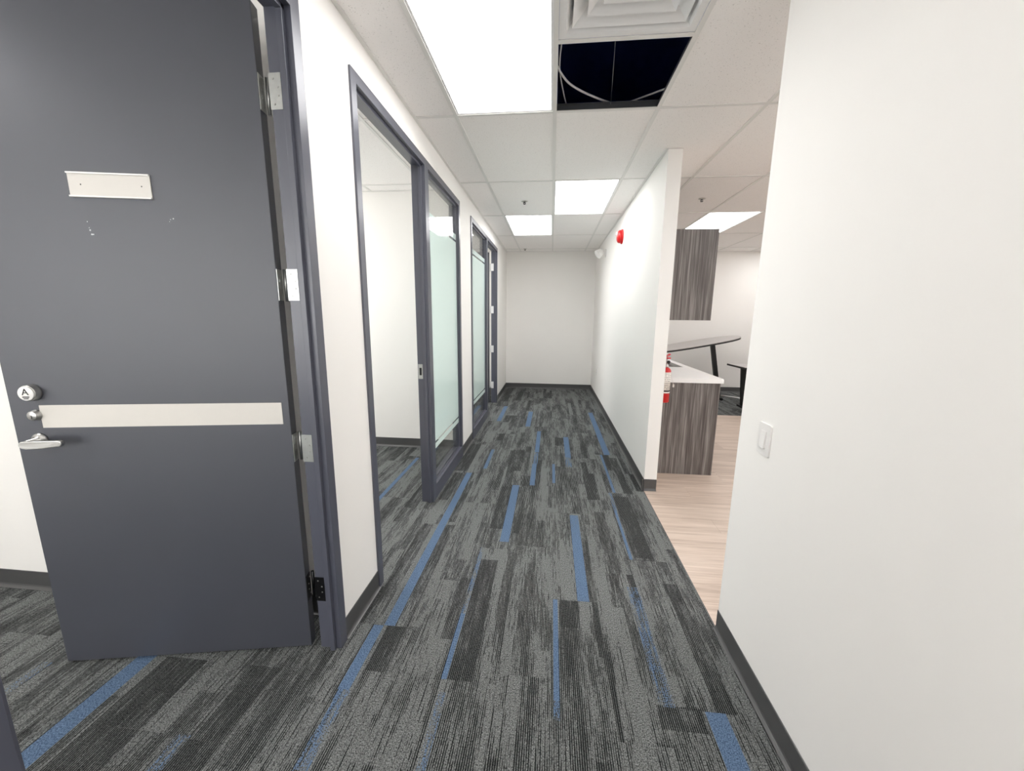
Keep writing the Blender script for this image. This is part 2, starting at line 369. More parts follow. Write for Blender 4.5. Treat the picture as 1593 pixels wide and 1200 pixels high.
def carpet_plank(x0, x1, y0, y1):
    g = 0.0004; x0 += g; x1 -= g; y0 += g; y1 -= g
    xs = {x0, x1}; ys = {y0, y1}; tones = []
    a = x0
    while a < x1 - 0.02:
        a2 = min(x1, a + random.uniform(0.02, 0.08)); c1 = random.uniform(y0, y1)
        for (p, q) in ((y0, c1), (c1, y1)):
            tones.append((a, a2, p, q, random.gauss(-0.01, 0.10) + (0.28 if random.random() < 0.07 else 0)))
        xs |= {a, a2}; ys.add(c1); a = a2
    ov = [(b, 'b') for b in BLUE] + [(d, 'd') for d in DARK]
    ov = [(r, k) for r, k in ov if r[0] < x1 and r[1] > x0 and r[2] < y1 and r[3] > y0]
    for r, k in ov:
        xs |= {min(max(r[0], x0), x1), min(max(r[1], x0), x1)}; ys |= {min(max(r[2], y0), y1), min(max(r[3], y0), y1)}
    xs = sorted(xs); ys = sorted(ys)
    xs = [v for i, v in enumerate(xs) if i == 0 or v - xs[i - 1] > 1e-4]; ys = [v for i, v in enumerate(ys) if i == 0 or v - ys[i - 1] > 1e-4]
    nx, ny = len(xs), len(ys)
    v = [(x, y, 0.0) for y in ys for x in xs]; f = []; cols = []
    for j in range(ny - 1):
        for i in range(nx - 1):
            f.append((j * nx + i, j * nx + i + 1, (j + 1) * nx + i + 1, (j + 1) * nx + i))
            cx, cy = (xs[i] + xs[i + 1]) / 2, (ys[j] + ys[j + 1]) / 2
            t = next((q[4] for q in tones if q[0] <= cx <= q[1] and q[2] <= cy <= q[3]), 0.0); bl = 0.0
            for r, k in ov:
                if r[0] <= cx <= r[1] and r[2] <= cy <= r[3]:
                    if k == 'b': bl = r[4]
                    else: t = r[4]
            cols.append((min(max(t + 0.5, 0), 1), bl))
    n = len(v); v += [(x0, y0, -0.008), (x1, y0, -0.008), (x1, y1, -0.008), (x0, y1, -0.008)]
    c = [0, nx - 1, nx * ny - 1, nx * (ny - 1)]
    for k in range(4): f.append((c[k], n + k, n + (k + 1) % 4, c[(k + 1) % 4])); cols.append((0.5, 0))
    me = bpy.data.meshes.new('carpet_plank'); me.from_pydata(v, [], f)
    at = me.attributes.new('tone', 'FLOAT_COLOR', 'FACE')
    for i, (t, b) in enumerate(cols): at.data[i].color = (t, b, 0, 1)
    me.materials.append(M['carpet'])
    o = bpy.data.objects.new('carpet_plank', me); COL.objects.link(o); o.parent = floor
def carpet(x0, x1, y0, y1):
    k = math.floor((x0 + 0.8672) / PW)
    while -0.8672 + k * PW < x1:
        a, b = -0.8672 + k * PW, -0.8672 + (k + 1) * PW
        s = START.get(k, 0.3 + (k * 0.377) % PL); s -= math.ceil((s - y0) / PL) * PL
        while s < y1:
            p, q, r, t = max(a, x0), min(b, x1), max(s, y0), min(s + PL, y1)
            if q - p > 0.01 and t - r > 0.02: carpet_plank(p, q, r, t)
            s += PL
        k += 1
carpet(-0.941, 0.820, -0.35, 7.79)
carpet(-3.0, -0.941, 0.0, 1.59)
carpet(-2.9, -0.941, 1.70, 4.02)
carpet(-2.5, -0.941, 5.2, 7.0)
carpet(2.3, 5.2, 6.0, 7.95)
for i, (x0, x1, y0, y1) in enumerate(((-0.941, 0.82, -3.2, -0.35), (-3.6, -0.941, -3.2, 0.0))):
    o = box(x0, x1, y0, y1, -0.008, 0.0).build('carpet_sheet', 'carpet', floor)
def vinyl(x0, x1, y0, y1):
    y = y0; r = 0
    while y < y1 - 0.01:
        y2 = min(y + 0.184, y1); x = x0 - (r * 0.41) % 1.22
        while x < x1:
            a, b = max(x, x0), min(x + 1.22, x1)
            if b - a > 0.02: box(a + .0004, b - .0004, y + .0004, y2 - .0004, -0.007, 0.0).build('vinyl_plank', 'vinyl', floor)
            x += 1.22
        y = y2; r += 1
vinyl(0.824, 5.2, 1.1, 5.995)
tag(box(0.8195, 0.8245, YN, YF, -0.006, 0.0012).build('trim_1', 'vinyl_base'), 'thin dark edge strip between carpet and wood floor', 'trim', kind='structure')

# ------------------------------------------------------------------ baseboards: vinyl cove base with a toe
def base(name, axis, pos, side, a, b, label):
    """pos: wall face coordinate; side: +1 when the room is on the + side"""
    s = side
    sec = [(pos, 0.001), (pos + s * 0.017, 0.001), (pos + s * 0.0165, 0.003), (pos + s * 0.011, 0.006), (pos + s * 0.006, 0.012), (pos + s * 0.0035, 0.021), (pos + s * 0.0035, 0.099), (pos + s * 0.002, 0.101), (pos, 0.101)]
    o = MB().prism(sec, axis, a, b).build(name, 'vinyl_base'); return tag(o, label, 'baseboard', kind='structure')
base('baseboard_left', 'y', XL, 1, DOOR1[1], DOOR2[0], 'grey vinyl base on the strip of wall between the first two frames')
base('baseboard_left_middle', 'y', XL, 1, DOOR2[1], DOOR3[0], 'grey vinyl base between the two glazed frames')
base('baseboard_left_far', 'y', XL, 1, DOOR3[1], YE - 0.012, 'dark vinyl base between the last frame and the end wall')
base('baseboard_left_near', 'y', XL, 1, -3.2, DOOR1[0], 'grey vinyl base near the camera on the left wall')
base('baseboard_right', 'y', XR, -1, -3.2, YN, 'dark vinyl base with a paler toe below the light switch')
base('baseboard_right_far', 'y', XR, -1, YF - 0.017, YE - 0.018, 'dark vinyl base along the wall with the red strobe')
base('baseboard_wall_end', 'x', YF, -1, XR - 0.017, XRB, 'grey vinyl base wrapping the narrow wall end')
base('baseboard_end', 'x', YE, -1, XL, XR, 'black vinyl base along the corridor end wall')
base('baseboard_office', 'x', 1.585, -1, XO, XLB, 'grey vinyl base on the wall behind the open door')
base('baseboard_office_back', 'x', 4.02, -1, XO, XLB, 'grey vinyl base seen through the open doorway')
base('baseboard_kitchen', 'x', YK, -1, XRB, XK, 'black vinyl base behind the tables')

# ------------------------------------------------------------------ ceiling: tiles, tees, panels
ceiling = thing('ceiling', 'white suspended tile ceiling with exposed grid', 'ceiling', kind='structure')
LIGHTS = [(-1, -1), (0, 1), (-1, 2), (3, 2), (3, -1), (6, 1), (6, 4 - 1), (-1, -4), (0, -3), (-5, -2), (-5, 0), (-4, 2), (5, -2)]
iX0, iX1, jY0, jY1 = -6, 9, -5, 5
HOLE = (0, -1)
tmesh = {}
for i in range(iX0, iX1):
    for j in range(jY0, jY1):
        if (i, j) in LIGHTS or (i, j) == HOLE: continue
        x0, x1 = max(GX + i * W, XO), min(GX + (i + 1) * W, XK); y0, y1 = max(GY + j * L, -3.2), min(GY + (j + 1) * L, 8.05)
        if x1 - x0 < 0.03 or y1 - y0 < 0.03: continue
        key = (round(x1 - x0, 3), round(y1 - y0, 3))
        if key not in tmesh:
            w_, l_ = key; o = box(0.006, w_ - 0.006, 0.006, l_ - 0.006, 0.0, 0.015).build('ceiling_tile', 'tile', ceiling, local=True); tmesh[key] = o
        else:
            o = tmesh[key].copy(); COL.objects.link(o); o.parent = ceiling
        o.location = (x0, y0, H + 0.0045)
for i in range(iX0, iX1 + 1):
    x = GX + i * W
    if XO < x < XK: MB().box(x - 0.0115, x + 0.0115, -3.2, 8.05, H, H + 0.0025).box(x - 0.0115, x + 0.0115, -3.2, 8.05, H + 0.0025, H + 0.0045).build('ceiling_tee', 'tee_white', ceiling)
for j in range(jY0, jY1 + 1):
    y = GY + j * L
    if -3.2 < y < 8.0: box(XO, XK, y - 0.0115, y + 0.0115, H + 0.0002, H + 0.0045).build('ceiling_tee', 'tee_white', ceiling)
box(GX, GX + W, GY - W - 0.0115, GY - W + 0.0115, H + 0.0002, H + 0.0045).build('ceiling_tee', 'tee_white', ceiling)
# grey tee webs standing round the open cell
MB().box(GX, GX + W, GY - 0.0015, GY + 0.0015, H + 0.0045, H + 0.042).box(GX, GX + W, GY - 0.004, GY + 0.004, H + 0.034, H + 0.044).build('tee_web', 'tee_grey', ceiling)
MB().box(GX - 0.0015, GX + 0.0015, GY - W, GY, H + 0.0045, H + 0.042).build('tee_web', 'tee_grey', ceiling)
MB().box(GX + W - 0.0015, GX + W + 0.0015, GY - W, GY, H + 0.0045, H + 0.042).build('tee_web', 'tee_grey', ceiling)
for (x0, x1) in ((XL, XL + 0.02), (XR - 0.02, XR)):       # wall angle along the corridor walls
    ya, yb = (-3.2, YE) if x0 < 0 else (YF, YE)
    box(x0, x1, ya, yb, H - 0.0004, H + 0.0045).build('wall_angle', 'tee_white', ceiling)
box(XL, XR, YE - 0.02, YE, H - 0.0004, H + 0.0045).build('wall_angle', 'tee_white', ceiling)
box(XO, XLB, 4.0, 4.02, H - 0.0004, H + 0.0045).build('wall_angle', 'tee_white', ceiling)
box(XRB, XK, YK - 0.02, YK, H - 0.0004, H + 0.0045).build('wall_angle', 'tee_white', ceiling)
LL = {(-1, -1): 'largest lit ceiling panel, beside the missing tile and air diffuser', (0, 1): 'middle lit ceiling panel of the corridor, nearer the red strobe',
      (-1, 2): 'farthest lit ceiling panel in the corridor, near the end wall', (3, 2): 'lit ceiling panel in the kitchen above the tall grey cabinet'}
OUT = {(3, -1): 'at the near end of the kitchen', (6, 1): 'at the outer side of the kitchen', (6, 3): 'at the far right corner of the kitchen', (-1, -4): 'behind the camera along the left corridor wall',
       (0, -3): 'behind the camera along the right corridor wall', (-5, -2): 'in the office behind the open door', (-5, 0): 'in the office with the frosted sidelight', (-4, 2): 'in the farthest office', (5, -2): 'at the outer kitchen side near the front wall'}  # out-of-view panels; kitchen and rear ones put in to supply light
lp = None
for (i, j) in LIGHTS:
    m = Matrix.Translation((GX + i * W, GY + j * L, H + 0.0046)); lab = LL.get((i, j)) or 'unseen lit ceiling panel %s' % OUT[(i, j)]
    if lp is None:
        lp = thing('ceiling_light', lab, 'ceiling light', m.translation, group='recessed ceiling light panels'); a, b = 0.012, 0.022
        MB().box(a, W - a, a, b, 0, 0.05).box(a, W - a, L - b, L - a, 0, 0.05).box(a, b, b, L - b, 0, 0.05).box(W - b, W - a, b, L - b, 0, 0.05).box(a, W - a, a, L - a, 0.05, 0.054).build('housing', 'white_enamel', lp, local=True)
        box(b, W - b, b, L - b, 0.004, 0.008).build('diffuser', 'panel', lp, local=True)
    else: copy_thing(lp, m, lab, 'recessed ceiling light panels')

# four-way air diffuser in the cell beside the open one
ad = thing('air_diffuser', 'white square air diffuser with nested louvres beside the missing tile', 'air vent', (GX + W / 2, GY - 1.5 * W, H + 0.0046))
def ring(a0, z0, a1, z1, th=0.003):
    m = MB(); i = 0
    for (a, z) in ((a0, z0), (a1, z1), (a1, z1 + th), (a0, z0 + th)): m.v += [(-a, -a, z), (a, -a, z), (a, a, z), (-a, a, z)]
    for k in range(4):
        for r in range(4):
            A = r * 4; B = ((r + 1) % 4) * 4
            m.f.append((A + k, A + (k + 1) % 4, B + (k + 1) % 4, B + k)); m.smooth.append(False)
    return m
ring(0.2925, 0.0, 0.262, 0.0).build('outer_frame', 'white_enamel', ad, local=True)
ring(0.262, 0.0, 0.225, 0.05).build('vane', 'white_enamel', ad, local=True)
ring(0.236, 0.004, 0.165, 0.055).build('vane', 'white_enamel', ad, local=True)
ring(0.178, 0.006, 0.105, 0.06).build('vane', 'white_enamel', ad, local=True)
m = MB(); m.v = [(-.118, -.118, .008), (.118, -.118, .008), (.118, .118, .008), (-.118, .118, .008), (0, 0, .03)]
m.f = [(0, 1, 4), (1, 2, 4), (2, 3, 4), (3, 0, 4)]; m.smooth = [False] * 4; m.build('center_cone', 'white_enamel', ad, local=True)
ring(0.262, 0.0, 0.262, 0.12).build('neck_box', 'white_enamel', ad, local=True)
box(-0.262, 0.262, -0.262, 0.262, 0.12, 0.123).build('neck_top', 'tee_grey', ad, local=True)

# loose cables and a hanger wire in the open cell
def smooth(pts, n=8):
    P = [Vector(p) for p in pts]; P = [P[0] * 2 - P[1]] + P + [P[-1] * 2 - P[-2]]; out = []
    for k in range(1, len(P) - 2):
        for t in range(n):
            u = t / n; a, b, c, d = P[k - 1:k + 3]
            out.append(0.5 * ((2 * b) + (c - a) * u + (2 * a - 5 * b + 4 * c - d) * u * u + (3 * b - a - 3 * c + d) * u ** 3))
    return out + [P[-2]]
zc = H + 0.066
tag(MB().tube(smooth([(-0.10, 2.16, zc), (-0.008, 2.282, zc), (0.013, 2.343, zc), (0.061, 2.441, zc), (0.139, 2.529, zc), (0.24, 2.612, zc), (0.323, 2.669, zc), (0.46, 2.75, zc)]), 0.0058).build('cable', 'cable_white'),
    'thick white cable sagging across the open ceiling cell', 'cable', 'cables in the open ceiling cell')
zc += 0.012
tag(MB().tube(smooth([(0.02, 1.9, zc), (0.014, 2.105, zc), (0.006, 2.267, zc), (0.014, 2.407, zc), (0.051, 2.661, zc), (0.09, 2.8, zc)]), 0.0042).build('cable', 'cable_white'),
    'thin white cable along the edge of the open ceiling cell nearest the light panel', 'cable', 'cables in the open ceiling cell')
tag(MB().tube(smooth([(0.30, 2.80, zc), (0.486, 2.66, zc), (0.556, 2.61, zc), (0.632, 2.557, zc), (0.8, 2.47, zc)]), 0.0048).build('cable', 'cable_white'),
    'short white cable crossing the far corner of the open ceiling cell', 'cable', 'cables in the open ceiling cell')
tag(MB().tube([(0.317, GY, H + 0.03), (0.30, 2.40, H + 0.25), (0.285, 2.25, 3.40)], 0.0016).build('hanger_wire', 'zinc'), 'thin steel hanger wire rising into the dark open ceiling cell', 'wire')

# sprinkler heads
def sprinkler(x, y):
    return Matrix.Translation((x, y, H + 0.0045))
sk = thing('sprinkler_head', 'small ceiling sprinkler between the corridor light panels', 'sprinkler', sprinkler(-0.324, 4.464).translation, group='ceiling sprinklers')
MB().lathe([(0.036, 0.0), (0.034, -0.004), (0.018, -0.009), (0.012, -0.010)], (0, 0, 0)).build('escutcheon', 'steel', sk, local=True)
MB().lathe([(0.008, -0.008), (0.008, -0.014), (0.004, -0.018)], (0, 0, 0), seg=12).tube([(-0.010, 0, -0.010), (-0.012, 0, -0.020), (0, 0, -0.028)], 0.003).tube([(0.010, 0, -0.010), (0.012, 0, -0.020), (0, 0, -0.028)], 0.003).build('frame', 'dark_zinc', sk, local=True)
MB().lathe([(0.014, -0.028), (0.014, -0.030), (0.004, -0.032)], (0, 0, 0), seg=16).build('deflector', 'dark_zinc', sk, local=True)
copy_thing(sk, sprinkler(1.529, 4.494), 'small ceiling sprinkler in the kitchen above the upper cabinet', 'ceiling sprinklers')
copy_thing(sk, sprinkler(-0.52, 7.48), 'tiny ceiling sprinkler right by the corridor end wall', 'ceiling sprinklers')

# ------------------------------------------------------------------ steel door frames (double-rabbet section)
X0, X1 = XL + 0.010, XLB - 0.010           # outer faces of the frames
S1, S2 = 0.023, 0.044                      # rabbet and stop positions from the corridor face
FW = 0.048                                 # face width
def jamb_sec(y, s):
    """outline in x,y of a jamb whose outer edge is at y and whose opening lies on side s"""
    return [(X0, y), (X0, y + s * FW), (X0 - S1, y + s * FW), (X0 - S1, y + s * (FW + 0.016)), (X0 - S2, y + s * (FW + 0.016)), (X0 - S2, y + s * FW), (X1, y + s * FW), (X1, y)]
def head_sec(z):
    return [(X0, z), (X0, z - FW), (X0 - S1, z - FW), (X0 - S1, z - FW - 0.016), (X0 - S2, z - FW - 0.016), (X0 - S2, z - FW), (X1, z - FW), (X1, z)]
def mull_sec(ya, yb):
    return [(X0, ya), (X0, yb), (X0 - S1, yb), (X0 - S1, yb + .016), (X0 - S2, yb + .016), (X0 - S2, yb), (X1, yb), (X1, ya), (X0 - S2, ya), (X0 - S2, ya - .016), (X0 - S1, ya - .016), (X0 - S1, ya)]
def frame(name, span, label):
    t = thing(name, label, 'door frame', (XL, span[0], 0), kind='structure')
    MB().prism(jamb_sec(span[0], 1), 'z', 0, HF).build('jamb', 'frame_paint', t, bevel=0.0012)
    MB().prism(jamb_sec(span[1], -1), 'z', 0, HF).build('jamb', 'frame_paint', t, bevel=0.0012)
    MB().prism(head_sec(HF), 'y', span[0] + FW, span[1] - FW).build('head', 'frame_paint', t, bevel=0.0012)
    return t
def sidelite(t, ya, yb):
    """sill, stops, glass and film of the glazed panel whose clear width runs from ya to yb"""
    zs, zt = 0.118, HF - FW
    MB().prism([(X0, 0), (X0, zs), (X0 - S1, zs), (X0 - S1, zs + .016), (X0 - S1 - .006, zs + .016), (X0 - S1 - .006, zs), (X0 - S2 + .006, zs), (X0 - S2 + .006, zs + .016), (X0 - S2, zs + .016), (X0 - S2, zs), (X1, zs), (X1, 0)], 'y', ya, yb).build('sill', 'frame_paint', t, bevel=0.001)
    xg = X0 - (S1 + S2) / 2
    g = box(xg - 0.003, xg + 0.003, ya + 0.003, yb - 0.003, zs + 0.002, zt - 0.002).build('glass_pane', 'clear_glass', t)
    xf = xg + 0.0045
    for (za, zb) in ((0.385, 0.428), (0.447, 2.136), (2.156, 2.205)):
        box(xf - 0.0007, xf + 0.0007, ya + 0.017, yb - 0.017, za, zb).build('frosted_film', 'frosted_film', g)
d1 = frame('door_1', DOOR1, 'grey steel door frame around the near office doorway')
d2 = frame('door_2', DOOR2, 'grey steel frame with open doorway and tall frosted sidelight')
M2a, M2b = 2.778, 2.858
MB().prism(mull_sec(M2a, M2b), 'z', 0, HF - FW).build('mullion', 'frame_paint', d2, bevel=0.0012)
sidelite(d2, M2b, DOOR2[1] - FW)
d3 = frame('door_3', DOOR3, 'farthest grey steel frame with narrow frosted sidelight')
M3a, M3b = 5.36, 5.44
MB().prism(mull_sec(M3a, M3b), 'z', 0, HF - FW).build('mullion', 'frame_paint', d3, bevel=0.0012)
sidelite(d3, DOOR3[0] + FW, M3a)
def strike(t, y, s, z):
    b = 0.0015
    st = MB().box(X1 + 0.004, X1 + 0.038, min(y, y + s * b), max(y, y + s * b), z - 0.055, z + 0.055).build('strike_plate', 'zinc', t)
    box(X1 + 0.013, X1 + 0.030, y + s * 0.0005, y + s * 0.0022, z - 0.028, z + 0.028).build('latch_hole', 'black_plastic', st)
strike(d2, M2a, -1, 1.045); strike(d3, M3b, 1, 1.09)

# ------------------------------------------------------------------ open office doors
def text_mesh(txt, size, name, mat, parent, place):
    cu = bpy.data.curves.new(name, 'FONT'); cu.body = txt; cu.size = size; cu.extrude = 0.0004; cu.align_x = 'CENTER'; cu.align_y = 'CENTER'
    tmp = bpy.data.objects.new(name, cu); COL.objects.link(tmp); bpy.context.view_layer.update()
    me = bpy.data.meshes.new_from_object(tmp.evaluated_get(bpy.context.evaluated_depsgraph_get()))
    bpy.data.objects.remove(tmp); me.transform(place); me.materials.clear(); me.materials.append(M[mat])
    o = bpy.data.objects.new(name, me); COL.objects.link(o); o.parent = parent; MW[o.name] = MW[parent.name].copy(); return o
TH = 0.045
def hinge_local(t, z, jx, jy, hy0, mat):
    """butt hinge: leaf on the door edge (local x=0), knuckle, leaf on the jamb"""
    h = MB(); z0, z1 = z - 0.057, z + 0.057
    h.box(-0.0022, 0.0008, -TH + 0.004, -0.002, z0, z1)
    hb = h.build('hinge', mat, t, local=True)
    MB().lathe([(0.0065, 0), (0.0065, z1 - z0 + 0.006)], (jx, hy0, z0 - 0.003), seg=14).build('knuckle', mat, hb, local=True)
    for k in range(4):
        zz = z0 + 0.018 + k * 0.026; yy = -TH + 0.012 + (0.012 if k in (1, 2) else 0)
        MB().lathe([(0.0035, 0), (0.0025, 0.0014)], (-0.0022, yy, zz), axis=(-1, 0, 0), seg=10).build('screw', 'satin_chrome', hb, local=True)
    return hb
dang = math.radians(190.98)
P0 = (-1.021, 1.39, 0.0)
dr = thing('office_door', 'grey-blue office door standing open, with lever handle and pale cover plate', 'door', P0, dang, kind='thing')
DW, DH = 0.965, 2.486
box(0, DW + 0.02, -TH, 0, 0.012, DH).build('door_panel', 'door_paint', dr, local=True, bevel=0.0018)
def door_to_world(p): return MW[dr.name] @ Vector(p)
inv = MW[dr.name].inverted()
for hz, mat in ((2.215, 'zinc'), (1.568, 'zinc'), (0.928, 'zinc'), (0.29, 'dark_zinc')):  # lowest hinge is the same metal, its dark reflection put into the colour
    hb = hinge_local(dr, hz, -0.013, -0.032, -0.040, mat)
    hy = DOOR1[1] - FW - 0.0012
    # leaf screwed to the jamb
    c = [inv @ Vector(v) for v in ((X1 - 0.004, hy, 0), (X1 + 0.040, hy, 0), (X1 + 0.040, hy + 0.001, 0), (X1 - 0.004, hy + 0.001, 0))]
    MB().prism([(v.x, v.y) for v in c], 'z', hz - 0.057, hz + 0.057).build('hinge_leaf', mat, hb, local=True)
    for k in range(4):
        q = inv @ Vector((X1 + 0.012 + (0.016 if k in (1, 2) else 0), hy, hz - 0.04 + k * 0.0265)); ax = inv.to_3x3() @ Vector((0, -1, 0))
        MB().lathe([(0.0036, 0), (0.0024, 0.0014)], q, axis=ax, seg=10).build('screw', 'satin_chrome', hb, local=True)
box(0.026, 0.886, 0.0, 0.0022, 1.031, 1.118).build('cover_plate', 'cream_plate', dr, local=True, bevel=0.0006)
sh = box(0.386, 0.646, 0.0, 0.004, 1.851, 1.931).build('sign_holder', 'cream_plate', dr, local=True)
for za in (1.851, 1.926):
    MB().box(0.386, 0.646, 0.004, 0.009, za, za + 0.005).build('rail', 'white_plastic', sh, local=True)
for xa in (0.415, 0.608):
    MB().lathe([(0.0022, 0), (0.0016, 0.001)], (xa, 0.004, 1.892), axis=(0, 1, 0), seg=10).build('screw', 'dark_zinc', sh, local=True)
for (xa, za, r) in ((0.617, 1.772, .0018), (0.614, 1.752, .0016), (0.612, 1.744, .003), (0.609, 1.730, .003), (0.604, 1.730, .0026), (0.335, 1.790, .0028), (0.345, 1.787, .0016), (0.349, 1.780, .0016)):
    MB().lathe([(r, 0), (r * 0.6, 0.0006)], (xa - 0.006, 0.0, za), axis=(0, 1, 0), seg=8).build('filler_mark', 'mark_pale', dr, local=True)
lk = MB().lathe([(0.031, 0), (0.031, 0.006), (0.0295, 0.009), (0.0295, 0.020), (0.0285, 0.0225), (0.0, 0.023)], (0.896, 0, 1.167), axis=(0, 1, 0), seg=32).build('access_lock', 'satin_chrome', dr, local=True)
MB().lathe([(0.0265, 0.0225), (0.0265, 0.0255), (0.025, 0.0265), (0.0, 0.0266)], (0.896, 0, 1.167), axis=(0, 1, 0), seg=32).build('lock_face', 'white_plastic', lk, local=True)
pl = Matrix.Translation((0.896, 0.0272, 1.172)) @ Matrix(((-1, 0, 0), (0, 0, 1), (0, 1, 0))).to_4x4()
text_mesh('A', 0.034, 'letter_mark', 'black_ink', lk, pl)
MB().box(0.885, 0.907, 0.0264, 0.0272, 1.1525, 1.1565).box(0.888, 0.904, 0.0264, 0.0272, 1.147, 1.150).build('print_line', 'black_ink', lk, local=True)
ky = MB().lathe([(0.021, 0), (0.020, 0.005), (0.0175, 0.007), (0.0175, 0.017), (0.015, 0.019), (0.0, 0.0192)], (0.900, 0, 1.081), axis=(0, 1, 0), seg=28).build('key_cylinder', 'satin_chrome', dr, local=True)
box(0.8988, 0.9012, 0.0185, 0.0198, 1.071, 1.083).build('keyhole', 'black_plastic', ky, local=True)
lv = MB().lathe([(0.027, 0), (0.027, 0.006), (0.022, 0.011), (0.013, 0.014), (0.012, 0.047), (0.0, 0.048)], (0.905, 0, 0.984), axis=(0, 1, 0), seg=28).build('lever_handle', 'satin_chrome', dr, local=True)
lo = [(0.921, 0.972), (0.924, 0.979), (0.922, 0.988), (0.915, 0.994), (0.87, 0.9965), (0.79, 0.9965), (0.780, 0.994), (0.779, 0.983), (0.785, 0.974), (0.85, 0.9665), (0.90, 0.966), (0.915, 0.968)]
lp_ = MB(); i0 = len(lo)
for yy in (0.046, 0.060): lp_.v += [(x, yy + (0.006 if x > 0.91 else 0.0) * (1 if yy < 0.05 else -0.3), z) for x, z in lo]
for k in range(i0): lp_.f.append((k, (k + 1) % i0, i0 + (k + 1) % i0, i0 + k)); lp_.smooth.append(False)
lp_.f += [tuple(range(i0))[::-1], tuple(range(i0, 2 * i0))]; lp_.smooth += [False, False]
lp_.build('lever', 'satin_chrome', lv, local=True, bevel=0.003)
# far office door, open the same way
r2 = thing('office_door', 'far grey office door standing open, only its edge and hinges showing', 'door', (-1.012, DOOR3[1] - FW - 0.012, 0), math.radians(188), kind='thing')
box(0, 0.91, -TH, 0, 0.012, 2.448).build('door_panel', 'door_paint', r2, local=True, bevel=0.0018)
inv3 = MW[r2.name].inverted()
for hz in (2.222, 1.553, 0.913, 0.305):
    hb = hinge_local(r2, hz, -0.013, -0.032, -0.040, 'white_enamel')
    hy = DOOR3[1] - FW - 0.0012
    c = [inv3 @ Vector(v) for v in ((X1 - 0.004, hy, 0), (X1 + 0.040, hy, 0), (X1 + 0.040, hy + 0.001, 0), (X1 - 0.004, hy + 0.001, 0))]
    MB().prism([(v.x, v.y) for v in c], 'z', hz - 0.057, hz + 0.057).build('hinge_leaf', 'white_enamel', hb, local=True)
lv = MB().lathe([(0.027, 0), (0.027, 0.006), (0.012, 0.014), (0.011, 0.045), (0.0, 0.046)], (0.85, 0, 1.0), axis=(0, 1, 0), seg=20).build('lever_handle', 'satin_chrome', r2, local=True)
MB().tube([(0.865, 0.046, 1.0), (0.85, 0.055, 1.0), (0.76, 0.055, 0.998)], 0.010, seg=10).build('lever', 'satin_chrome', lv, local=True)

# ------------------------------------------------------------------ wall fittings
sw = thing('light_switch', 'white rocker light switch on the near wall', 'light switch', (XR, 1.504, 1.008))
MB().prism([(1.504 + a, 1.008 + b) for a, b in rrect(0.082, 0.122, 0.006)], 'x', XR - 0.006, XR).build('switch_plate', 'white_plastic', sw, bevel=0.001)
MB().prism([(XR - 0.006, 1.041), (XR - 0.009, 1.041), (XR - 0.014, 0.975), (XR - 0.006, 0.975)], 'y', 1.4875, 1.5205).build('rocker', 'white_plastic', sw, bevel=0.0006)
sb = thing('fire_alarm_strobe', 'round red fire alarm strobe high on the corridor wall', 'alarm', (XR, 5.0, 2.408))
MB().lathe([(0.085, 0), (0.085, 0.012), (0.080, 0.018)], (XR, 5.0, 2.408), axis=(-1, 0, 0), seg=36).build('back_plate', 'red_enamel', sb)
MB().lathe([(0.076, 0.018), (0.074, 0.040), (0.064, 0.056), (0.045, 0.064), (0.0, 0.066)], (XR, 5.0, 2.408), axis=(-1, 0, 0), seg=36).build('housing', 'red_enamel', sb)
MB().lathe([(0.032, 0.045), (0.032, 0.066), (0.022, 0.080), (0.0, 0.084)], (XR, 5.0, 2.438), axis=(-1, 0, 0), seg=24).build('strobe_lens', 'strobe_lens', sb)
em = thing('wall_lamp', 'small white cone-shaped fixture by the ceiling past the red strobe', 'wall lamp', (XR, 6.45, 2.44))
MB().lathe([(0.058, 0), (0.058, 0.012), (0.05, 0.02), (0.0, 0.021)], (XR, 6.45, 2.44), axis=(-1, 0, 0), seg=28).build('wall_plate', 'white_plastic', em)
MB().tube([(XR - 0.018, 6.45, 2.44), (XR - 0.06, 6.44, 2.452)], 0.016, seg=14).build('arm', 'white_plastic', em)
MB().lathe([(0.026, 0.0), (0.044, 0.012), (0.060, 0.05), (0.070, 0.10), (0.066, 0.104), (0.040, 0.095), (0.0, 0.09)], (XR - 0.055, 6.45, 2.472), axis=(-0.75, -0.25, -0.55), seg=28).build('lamp_head', 'white_plastic', em)
ol = thing('wall_outlet', 'white wall outlet low on the corridor wall near the end', 'outlet', (XR, 6.93, 0.50))
MB().prism([(6.93 + a, 0.50 + b) for a, b in rrect(0.076, 0.118, 0.006)], 'x', XR - 0.006, XR).build('outlet_plate', 'white_plastic', ol, bevel=0.001)
for z in (0.476, 0.524): MB().prism([(6.93 + a, z + b) for a, b in rrect(0.034, 0.028, 0.01)], 'x', XR - 0.008, XR - 0.006).build('receptacle', 'cream_plate', ol)

